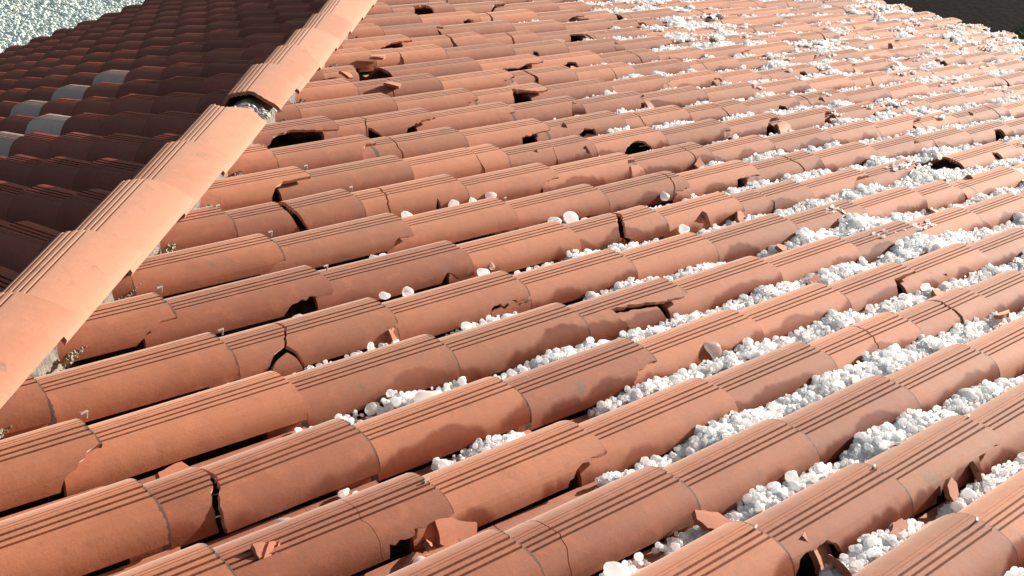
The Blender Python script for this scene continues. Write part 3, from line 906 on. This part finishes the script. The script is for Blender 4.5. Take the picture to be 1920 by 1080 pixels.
def cap_h(v):
    return np.interp(v, CY, CZ)


def cap_n(v):
    g = (np.interp(v + .03, SY, SZ) - np.interp(v - .03, SY, SZ)) / .06
    n = np.stack([-g, np.ones_like(g)], -1)
    return n / np.linalg.norm(n, axis=-1, keepdims=True)


V, F = [], []
ns = 90
for k in range(ns):
    s = -6 + k * .56
    y0 = hip_y(s)
    rr = random.Random(k)
    for y, z in ((-.36, -.28), (-.33, .04), (-.2, .26), (0, .32), (.2, .28), (.33, .04), (.36, -.28)):
        V.append((s * U, (y + y0 + rr.uniform(-.02, .02)) * U, (z + .13 + rr.uniform(-.03, .02)) * U))
for k in range(ns - 1):
    for q in range(6):
        a = k * 7 + q
        F.append((a, a + 7, a + 8, a + 1))
ridge = mesh_obj('hip_ridge', V, F, M_MORTAR, house, 60)
ridge.matrix_local = M_HIP
ridge['label'] = 'diagonal hip ridge of pale cap tiles bedded in grey mortar'
ENDS = [(-3.4, -1.65, 0), (-1.65, .12, 0), (.12, 1.9, 0), (1.9, 3.64, 0), (3.64, 5.5, 0), (5.5, 7.25, 0), (7.25, 9.35, 1), (10.22, 12.0, 2), (12.0, 13.9, 3)]
ENDS += [(13.9 + 1.78 * k, 13.9 + 1.78 * (k + 1), 0) for k in range(10)]
for q, (s0, s1, brk) in enumerate(ENDS):
    rr = random.Random(77 + q)
    ln = s1 - s0
    u0 = -.28 if brk != 2 else 0.0
    border = [(u0, -.553), (ln * .5, -.553), (ln + rr.uniform(-.01, .01), -.553)] + \
             [(ln + rr.uniform(-.012, .012), -.553 + 1.106 * t) for t in (.2, .4, .6, .8)] + [(ln, .553), (u0, .553)]
    cuts, drop = [], []
    if brk == 1:
        cuts = [[(ln + .3, .22), (ln - .02, .20), (ln - .20, .08), (ln - .24, -.06), (ln - .10, -.22), (ln - .02, -.34), (ln - .16, -.48), (ln - .22, -.75)]]
        drop = [(ln - .02, -.1), (ln - .02, -.55)]
    if brk == 2:
        cuts = [[(-.3, .34), (.05, .3), (.10, .1), (.16, -.12), (.05, -.3), (.02, -.8)]]
        drop = [(.01, -.1), (.01, .2)]
    if brk == 3:
        cuts = [[(ln + .3, -.22), (ln - .05, -.25), (ln - .3, -.36), (ln - .42, -.48), (ln - .46, -.8)]]
        drop = [(ln - .02, -.5)]
    vs, fs, regs, ins = cut_regions(border, [jag(rr, c) for c in cuts], list(CY[1:-1]), drop)
    regs.sort(key=lambda a: -a[2])
    g = solid_from_tris(vs, fs, regs[0][0], None, (rr.uniform(-1, 1), 3, 1, 0), cap_h, cap_n, .055, .072 / 1.8, lambda u, v, h: (v * (1 - .055 * np.clip(1 - u / 1.8, 0, 1.2)), h - .02 * np.clip(1 - u / 1.8, 0, 1.2)))
    o = link(bpy.data.objects.new('cap_tile', build_mesh('cap_tile', g[0], g[1], g[2], [M_CAP])), ridge)
    o.location = (s0 * U, hip_y(s0) * U, rr.uniform(-.006, .01) * U + (.05 * U if brk == 2 else 0))
    o.rotation_euler = (rr.uniform(-.015, .015), -.012 if brk == 2 else 0, math.atan((hip_y(s1) - hip_y(s0)) / (s1 - s0)) + rr.uniform(-.006, .006))
    o['tint'] = rr.random() * .8
    o['lap'] = -9.0
    if brk:
        o['label'] = ['', 'cap tile with its lower end broken off', 'cap tile lifted at its upper end above bare mortar', 'cap tile with a corner knocked out'][brk]


def rubble(name, seed, n, spread, size, mat, parent):
    """a knot of small rough lumps as one mesh"""
    rr = random.Random(seed)
    import bmesh
    bm = bmesh.new()
    for _ in range(n):
        r = rr.uniform(.4, 1) * size
        mm = Matrix.Translation((rr.gauss(0, spread[0]), rr.gauss(0, spread[1]), abs(rr.gauss(0, spread[2])))) @ \
            Matrix.Rotation(rr.uniform(0, 6), 4, Vector((rr.random(), rr.random(), rr.random() + .1)).normalized()) @ Matrix.Diagonal((r, r * rr.uniform(.5, 1), r * rr.uniform(.4, .9), 1))
        ret = bmesh.ops.create_icosphere(bm, subdivisions=1, radius=1, matrix=mm)
        for v in ret['verts']:
            v.co += Vector((rr.uniform(-1, 1), rr.uniform(-1, 1), rr.uniform(-1, 1))) * r * .22
    me = bpy.data.meshes.new(name)
    bm.to_mesh(me)
    bm.free()
    me.materials.append(mat)
    return link(bpy.data.objects.new(name, me), parent)


for i in range(-1, 22):
    y = i + Y0 + .62
    s = (y + .6) / .69
    if s < -2 or not in_frame(M_HIP @ Vector((s * U, -.6 * U, 0)), 100, 30):
        continue
    y0 = hip_y(s)
    o = rubble('mortar_clump', i, 44, (.13 * U, .028 * U, .016 * U), .027 * U, M_MOSS, ridge)
    o.location = (s * U, (y0 - .47) * U, .0 * U)

for s, y, sd_ in ((9.55, -.02, 61), (9.85, -.25, 62), (9.9, .05, 63)):
    o = rubble('mortar_clump', sd_, 60, (.14 * U, .12 * U, .022 * U), .05 * U, M_GREY, ridge)
    o.location = (s * U, (hip_y(s) + y) * U, (.38 if y > -.2 else .30) * U)

# ------------------------------------------------------------------ hail
def vnoise(x, seed):
    """smooth 1-D value noise in 0..1"""
    x = np.asarray(x, float)
    k = np.floor(x).astype(int)
    t = x - k
    t = t * t * (3 - 2 * t)
    h = lambda n: (np.abs(np.sin(n * 127.1 + seed * 311.7) * 43758.5453) % 1.0)
    return h(k) * (1 - t) + h(k + 1) * t


START = {-6: 1.6, -5: 1.6, -4: 1.6, -3: 1.5, -2: 1.7, -1: 1.45, 0: 1.35, 1: 1.45, 2: 2.35, 3: 3.9, 4: 4.9, 5: 5.5, 6: 5.8, 7: 6.2, 8: 6.5, 9: 7.0, 10: 7.4}
rng = np.random.default_rng(11)


def hail_floor(vv):
    S2 = np.where(vv - 1 >= V0, prof_h(vv - 1), -9)
    return np.maximum(prof_h(vv), S2)


def hail_top(c, d0, dd, vv):
    """height of the drift surface: banked against the upper barrel, patchy along the channel"""
    grow = np.clip((dd - d0) / 4.5, 0, 1)
    clump = vnoise(dd * .55, c) * .5 + vnoise(dd * 1.6, c + 40) * .35 + vnoise(dd * 4.5, c + 80) * .15
    near = 1.0 if c < 1 else (.85 if c < 4 else .75)
    A = np.where(dd < d0, (clump - .60) * .42 * np.exp((dd - d0) / 2.2) + .02,
                 .05 + grow * .10 * near + (clump - .5) * (.34 if c < 3 else .26) * (1 - .3 * grow))
    A = A + .012 * np.clip((dd - 14) / 12, 0, 1)
    bank = .10 + .20 * np.clip((dd - 8) / 14, 0, 1)
    T = -.325 + A + bank * np.clip(vv - .5, 0, .5) * (A > .03) + (vnoise(vv * 4 + dd * 3, 5) - .5) * .04
    return T, A


def slush_mesh():
    """the half-melted, packed body of the drifts under the loose stones"""
    V, F = [], []
    for c in range(-7, 27):
        upper = c + 1
        d0 = (START.get(upper, 7.4 + .5 * (upper - 10)) + J0) * L
        ds = np.arange(d0 + .15, EAVE / CT, .055)
        vs_ = np.arange(.24, 1.16, .05)
        mid = Vector(((d0 + 6) * U, (c + Y0 + .7) * U, HG * U))
        dd, vv = np.meshgrid(ds, vs_, indexing='ij')
        T, A = hail_top(c, d0, dd, vv)
        S = hail_floor(vv)
        lumpy = (np.random.default_rng(c + 50).random(dd.shape) - .5) * .035
        Z = T - .018 + lumpy
        okv = (Z > S - .012) & (A > .03) & (dd * CT > (c + Y0 + vv) + .6)
        Z = np.maximum(Z, S - .03)
        zz = HG + Z + TILT * ((dd / L - J0) % 1.0)
        W = np.stack([dd, c + Y0 + vv, zz], -1).reshape(-1, 3) * U
        Wd = W @ np.array(M_SUN.to_3x3()).T
        Q = np.concatenate([Wd, np.ones((len(Wd), 1))], 1) @ np.array(CAM_INV).T
        x = 960 + 2384.5 * Q[:, 0] / -Q[:, 2]
        y = 540 - 2384.5 * Q[:, 1] / -Q[:, 2]
        ok = (okv.ravel() & (Q[:, 2] < -.1) & (x > -60) & (x < 2150) & (y > -80) & (y < 1270)).reshape(dd.shape)
        cell = ok[:-1, :-1] & ok[1:, :-1] & ok[:-1, 1:] & ok[1:, 1:]
        nid = np.arange(dd.size).reshape(dd.shape)
        q = np.stack([nid[:-1, :-1][cell], nid[1:, :-1][cell], nid[1:, 1:][cell], nid[:-1, 1:][cell]], -1)
        if not len(q):
            continue
        used, inv = np.unique(q, return_inverse=True)
        b = sum(len(k) for k in V)
        V.append(Wd[used])
        F.append(inv.reshape(-1, 4) + b)
    me = bpy.data.meshes.new('melting_hail')
    VV = np.concatenate(V)
    me.from_pydata(VV.tolist(), [], np.concatenate(F).tolist())
    me.materials.append(M_SLUSH)
    me.shade_smooth()
    o = link(bpy.data.objects.new('melting_hail', me))
    return thing(o, 'packed half melted ice under the loose hailstones in the tile channels', 'hail', kind='stuff')


def hail_points():
    P, Rr = [], []
    for c in range(-7, 27):                       # channel between column c and column c + 1
        upper = c + 1
        js = START.get(upper, 7.4 + .5 * (upper - 10))
        d0 = (js + J0) * L
        step = .048
        dd, vv, ll = np.meshgrid(np.arange(max(d0 - 3.0, (c + Y0) / CT), EAVE / CT + .1, step), np.arange(.22, 1.22, step), np.arange(3), indexing='ij')
        dd, vv, ll = dd.ravel(), vv.ravel(), ll.ravel()
        dd = dd + rng.uniform(-.5, .5, dd.size) * step
        vv = vv + rng.uniform(-.5, .5, dd.size) * step
        T, A = hail_top(c, d0, dd, vv)
        S = hail_floor(vv)
        r = np.clip(np.exp(rng.normal(math.log(.024), .42, dd.size)), .012, .07)
        z = np.maximum(S + r * .5, T - .05) + ll * .04 + rng.uniform(-.015, .02, dd.size)
        ok = (z < T + .012) & (T > S + .012) & (A > .02)
        ok &= (dd * CT > (c + Y0 + vv) + .55)
        ok &= ~((dd < d0) & (rng.random(dd.size) > .4))
        f = ((dd / L - J0) % 1.0)
        zz = HG + z + TILT * f
        P.append(np.stack([dd, c + Y0 + vv, zz], -1)[ok])
        Rr.append(r[ok])
        # stones that stay on the barrels far down the slope
        m = int(max(0, (EAVE / CT - max(d0 + 4, 33)) * 60))
        if m:
            d2 = rng.uniform(max(d0 + 4, 33), EAVE / CT, m)
            v2 = rng.uniform(-.27, .42, m)
            msk = vnoise(d2 * .8, c + 200) * .6 + vnoise(d2 * 2.7, c + 300) * .4
            lim = .84 - .22 * np.clip((d2 - 27) / 10, 0, 1) + .55 * np.clip(-v2 - .05, 0, 1) * 0
            pat = (msk > lim) & (np.abs(v2) > .02)
            r2 = np.clip(np.exp(rng.normal(math.log(.026), .25, m)), .016, .045)
            z2 = prof_h(v2) + r2 * .6 + HG + TILT * ((d2 / L - J0) % 1.0)
            P.append(np.stack([d2, c + Y0 + v2, z2], -1)[pat])
            Rr.append(r2[pat])
    P = np.concatenate(P)
    Rr = np.concatenate(Rr)
    Wd = (P * U) @ np.array(M_SUN.to_3x3()).T
    Q = np.concatenate([Wd, np.ones((len(Wd), 1))], 1) @ np.array(CAM_INV).T
    x = 960 + 2384.5 * Q[:, 0] / -Q[:, 2]
    y = 540 - 2384.5 * Q[:, 1] / -Q[:, 2]
    ok = (Q[:, 2] < -.1) & (x > -60) & (x < 2150) & (y > -80) & (y < 1270)
    return Wd[ok], Rr[ok] * U


def scatter(name, P, size, rot, mat, subdiv, rough, seed=0):
    """points carrying one instanced ice lump each (geometry nodes)"""
    me = bpy.data.meshes.new(name)
    me.vertices.add(len(P))
    me.vertices.foreach_set('co', np.asarray(P, np.float32).ravel())
    a = me.attributes.new('size', 'FLOAT_VECTOR', 'POINT')
    a.data.foreach_set('vector', np.asarray(size, np.float32).ravel())
    a = me.attributes.new('turn', 'FLOAT_VECTOR', 'POINT')
    a.data.foreach_set('vector', np.asarray(rot, np.float32).ravel())
    me.materials.append(mat)
    o = link(bpy.data.objects.new(name, me))
    g = bpy.data.node_groups.new(name, 'GeometryNodeTree')
    g.interface.new_socket('Geometry', in_out='INPUT', socket_type='NodeSocketGeometry')
    g.interface.new_socket('Geometry', in_out='OUTPUT', socket_type='NodeSocketGeometry')
    N = g.nodes
    gi, go = N.new('NodeGroupInput'), N.new('NodeGroupOutput')
    ico = N.new('GeometryNodeMeshIcoSphere')
    ico.inputs['Radius'].default_value = 1.0
    ico.inputs['Subdivisions'].default_value = subdiv
    nz = N.new('ShaderNodeTexNoise')
    nz.inputs['Scale'].default_value = 1.3
    nz.inputs['Detail'].default_value = 2.0
    nm = N.new('GeometryNodeInputNormal')
    mm = N.new('ShaderNodeMath')
    mm.operation = 'MULTIPLY_ADD'
    mm.inputs[1].default_value = rough
    mm.inputs[2].default_value = -rough * .5
    sc_ = N.new('ShaderNodeVectorMath')
    sc_.operation = 'SCALE'
    sp = N.new('GeometryNodeSetPosition')
    ss = N.new('GeometryNodeSetShadeSmooth')
    sm = N.new('GeometryNodeSetMaterial')
    sm.inputs['Material'].default_value = mat
    ip = N.new('GeometryNodeInstanceOnPoints')
    at = N.new('GeometryNodeInputNamedAttribute')
    at.data_type = 'FLOAT_VECTOR'
    at.inputs['Name'].default_value = 'size'
    at2 = N.new('GeometryNodeInputNamedAttribute')
    at2.data_type = 'FLOAT_VECTOR'
    at2.inputs['Name'].default_value = 'turn'
    er = N.new('FunctionNodeEulerToRotation')
    l = g.links.new
    l(nz.outputs[0], mm.inputs[0])
    l(nm.outputs[0], sc_.inputs[0])
    l(mm.outputs[0], sc_.inputs['Scale'])
    l(ico.outputs['Mesh'], sp.inputs['Geometry'])
    l(sc_.outputs[0], sp.inputs['Offset'])
    l(sp.outputs[0], ss.inputs['Geometry'])
    l(ss.outputs[0], sm.inputs['Geometry'])
    l(gi.outputs[0], ip.inputs['Points'])
    l(sm.outputs[0], ip.inputs['Instance'])
    l(at.outputs['Attribute'], ip.inputs['Scale'])
    l(at2.outputs['Attribute'], er.inputs[0])
    l(er.outputs[0], ip.inputs['Rotation'])
    l(ip.outputs[0], go.inputs[0])
    md = o.modifiers.new('scatter', 'NODES')
    md.node_group = g
    return o


slush_mesh()
HP, HR = hail_points()
print('hail stones', len(HP))
asp = rng.uniform(.72, 1.12, (len(HP), 3))
hail = scatter('hail', HP, HR[:, None] * asp, rng.uniform(0, 6.28, (len(HP), 3)), M_ICE, 3, .55)
thing(hail, 'drifts of white hailstones filling the tile channels of the sunlit slope', 'hail', kind='stuff')


def lump(seed, r):
    import bmesh
    rr = random.Random(seed)
    bm = bmesh.new()
    bmesh.ops.create_icosphere(bm, subdivisions=3, radius=1)
    dirs = [(Vector((rr.gauss(0, 1), rr.gauss(0, 1), rr.gauss(0, 1))).normalized(), rr.uniform(.12, .4)) for _ in range(12)]
    for v in bm.verts:
        n = v.co.normalized()
        v.co = n * (1 + sum(a * max(0, n.dot(d)) ** 4 for d, a in dirs) - .15)
        v.co.z *= .85
    for f in bm.faces:
        f.smooth = True
    bmesh.ops.scale(bm, vec=(r, r, r), verts=bm.verts)
    me = bpy.data.meshes.new('hailstone')
    bm.to_mesh(me)
    bm.free()
    me.materials.append(M_ICE)
    return me


LUMPS = [lump(s, 1.0) for s in range(5)]
for k, (X, Y, z, r, label) in enumerate(STONES):
    o = link(bpy.data.objects.new('hailstone', LUMPS[k % 5]))
    o.matrix_world = M_SUN @ Matrix.Translation((X * U, Y * U, (z + r * .3) * U)) @ Matrix.Rotation(k * 1.7, 4, 'Z') @ Matrix.Diagonal((r * U * .88, r * U * .74, r * U * .8, 1))
    thing(o, label, 'hailstone', 'large single hailstones on the tiles')

# ------------------------------------------------------------------ loose shards of broken tile
def shard(seed, a, b, curve, grooved, mat):
    """a curved sherd with an irregular outline; a along x, b across, in tile widths"""
    rr = random.Random(seed)
    n = rr.randint(4, 6)
    pts = []
    ph = rr.uniform(0, 6.28)
    for k in range(n):
        t = ph + 6.2832 * (k + rr.uniform(-.22, .22)) / n
        q = max(abs(math.cos(t)), abs(math.sin(t)))
        pts.append((a * .5 * math.cos(t) / q ** .6, b * .5 * math.sin(t) / q ** .6))
    pts = jag(rr, pts + [pts[0]], .008)[:-1]
    vl = [b * t for t in (-.36, -.24, -.12, 0, .12, .24, .36)]
    if grooved:
        vl = sorted(vl + [g + e for g in (-.07, 0, .07) for e in (-.013, -.006, .006, .013)])
    vs, fs, regs, ins = cut_regions(pts, [], vl, [])
    regs.sort(key=lambda t: -t[2])
    gset = (-.07, 0, .07) if grooved else ()

    def hf(v):
        h = -curve * v * v
        for g in gset:
            h = h - .018 * (np.abs(v - g) < .009)
        return h

    def nf(v):
        g = np.stack([2 * curve * v, np.ones_like(v)], -1)
        return g / np.linalg.norm(g, axis=-1, keepdims=True)
    g = solid_from_tris(vs, fs, regs[0][0], None, None, hf, nf, .052, 0, None)
    return build_mesh('tile_shard', g[0], g[1], g[2] + np.array([0, 1.0]), [mat], sharp=40)


for k, (X, Y, z, a, b, curve, grv, rx, ry, rz, label) in enumerate(SHARDS):
    o = link(bpy.data.objects.new('tile_shard', shard(300 + k, a, b, curve, grv, M_CAP if 'pale' in label else M_RAW)))
    from mathutils import Euler
    o.matrix_world = M_SUN @ Matrix.Translation((X * U, Y * U, z * U)) @ Euler((rx, ry, rz)).to_matrix().to_4x4()
    o['tint'] = (k * .37) % .8
    o['lap'] = -9.0
    thing(o, label, 'tile shard', 'loose shards of broken roof tile')

# dead leaves caught in the hail near the eave
def leaf_mesh(seed):
    rr = random.Random(seed)
    V, F = [], []
    n = 6
    for k in range(n + 1):
        t = k / n
        w_ = .32 * math.sin(math.pi * min(1, t * .9 + .08))
        z = .18 * math.sin(t * 2.6 + seed)
        V += [(t - .5, -w_, z + .08), (t - .5, 0, z), (t - .5, w_, z + .1 * rr.random())]
    for k in range(n):
        a = k * 3
        F += [(a, a + 3, a + 4, a + 1), (a + 1, a + 4, a + 5, a + 2)]
    n0 = len(V)
    V += [(x, y, z - .03) for x, y, z in V]
    F += [tuple(q + n0 for q in reversed(f)) for f in list(F)]
    return V, F


for k, (X, Y, z, s, label) in enumerate(LEAVES):
    V, F = leaf_mesh(k)
    o = mesh_obj('dead_leaf', [tuple(np.array(v) * s * U) for v in V], F, M_LEAF, None, 60)
    o.matrix_world = M_SUN @ Matrix.Translation((X * U, Y * U, z * U)) @ Matrix.Rotation(k * 1.3, 4, 'Z') @ Matrix.Rotation(.5, 4, 'X')
    thing(o, label, 'leaf', 'dead leaves caught in the hail')

# ------------------------------------------------------------------ ground
def lawn_material():
    N = NT('lawn_soil')
    pos = N.n('ShaderNodeNewGeometry').outputs['Position']
    n1 = N.noise(pos, 3.0, 4.0)
    n2 = N.noise(pos, 45.0, 4.0)
    col = N.mix(N.ramp(n1, .3, .7), (.035, .055, .022), (.06, .085, .035))
    col = N.mix(N.ramp(n2, .45, .7), col, (.03, .03, .018))
    b = N.n('ShaderNodeBump', {'Height': n2, 'Strength': .8, 'Distance': .03}).outputs[0]
    p = N.n('ShaderNodeBsdfPrincipled', {'Base Color': col, 'Roughness': .95, 'Normal': b})
    return N.finish(p.outputs[0])


M_SOIL = lawn_material()
M_SHADED_GROUND = simple_material('ground_painted_shade', (.006, .005, .005), (.014, .011, .0105), 14, .9, .3, spec=.08)  # near-black colour stands in for the shade lying on this ground
M_GRASS = simple_material('grass_blade', (.03, .06, .018), (.07, .105, .035), 6, .7, 0)
def lawn_z(x):
    """the lawn is tilted up to the west to catch the low sun"""
    return GZ + .02 + .14 * np.clip(10.5 - np.asarray(x, float), 0, 11)


gr = mesh_obj('ground', [(-600, -600, GZ), (600, -600, GZ), (600, 600, GZ), (-600, 600, GZ)], [(0, 1, 2, 3)], M_SOIL)
gr['kind'] = 'structure'
gr['label'] = 'lawn soil round the house'
xs, ys = np.linspace(-14, 11.5, 52), np.linspace(9.5, 60, 60)
XX, YY = np.meshgrid(xs, ys, indexing='ij')
ZZ = lawn_z(XX) * np.clip((YY - 9.5) / 2.5, 0, 1) + (GZ + .02) * (1 - np.clip((YY - 9.5) / 2.5, 0, 1))  # rise added so the low sun brightens the lawn
ni = np.arange(XX.size).reshape(XX.shape)
lw = mesh_obj('lawn', np.stack([XX, YY, ZZ], -1).reshape(-1, 3), np.stack([ni[:-1, :-1], ni[1:, :-1], ni[1:, 1:], ni[:-1, 1:]], -1).reshape(-1, 4).tolist(), M_SOIL)
lw['kind'] = 'structure'
lw['label'] = 'lawn with a rise added to catch the sun beyond the shaded slope'
V, F = [], []
box_bm(V, F, (wi + .004, 4.75, GZ - .1), (30, 9.4, GZ + .012))
pv = mesh_obj('shaded_ground', V, F, M_SHADED_GROUND)
pv['kind'] = 'structure'
pv['label'] = 'ground beside the house with its shade painted near black, below the sunlit slope'


def grass_patch(name, n, x0, x1, y0, y1, hmax, seed, label):
    g = np.random.default_rng(seed)
    x, y = g.uniform(x0, x1, n), g.uniform(y0, y1, n)
    a = g.uniform(0, 6.28, n)
    h = g.uniform(.4, 1, n) * hmax
    wd = g.uniform(.003, .007, n)
    lx, ly = g.normal(0, .4, n) * h, g.normal(0, .4, n) * h
    ca, sa = np.cos(a) * wd, np.sin(a) * wd
    z = lawn_z(x) if y0 > 10 else np.full(n, GZ)
    V = np.stack([np.stack([x - ca, y - sa, z], -1), np.stack([x + ca, y + sa, z], -1), np.stack([x + lx, y + ly, z + h], -1)], 1).reshape(-1, 3)
    F = np.arange(3 * n).reshape(-1, 3)
    me = bpy.data.meshes.new(name)
    me.from_pydata(V.tolist(), [], F.tolist())
    me.materials.append(M_GRASS)
    o = link(bpy.data.objects.new(name, me))
    return thing(o, label, 'grass', kind='stuff')


grass_patch('grass', 9000, 3.0, 9.5, 12.0, 18.0, .05, 3, 'short green lawn grass showing between the hailstones beyond the shaded slope')
grass_patch('grass', 30000, 11.0, 17.5, 1.5, 4.72, .09, 4, 'dark grass strip beside the ground painted dark as shade past the sunlit eave')
g2 = np.random.default_rng(9)
n = 105000
px, py = g2.uniform(3.0, 9.5, n), g2.uniform(11.2, 18.0, n)
dens = .55 + .45 * np.sin(px * 3.1 + np.sin(py * 2.3) * 2) * np.sin(py * 2.7 + px)
keep = g2.random(n) < np.clip(.62 + .3 * dens + np.where(py < 13.9, .5, 0), 0, 1)
extra = 16000
px = np.concatenate([px[keep], g2.uniform(3.0, 9.5, extra)])
py = np.concatenate([py[keep], g2.uniform(11.6, 13.9, extra)])
rad = np.clip(np.exp(g2.normal(math.log(.015), .3, len(px))), .008, .032)
LP = np.stack([px, py, lawn_z(px) + rad * .8 + g2.uniform(0, .02, len(px))], -1)
lh = scatter('lawn_hail', LP, rad[:, None] * g2.uniform(.8, 1.1, (len(px), 3)), g2.uniform(0, 6.28, (len(px), 3)), M_ICE_LAWN, 2, .5)
thing(lh, 'layer of white hailstones lying on the green lawn', 'hail', kind='stuff')
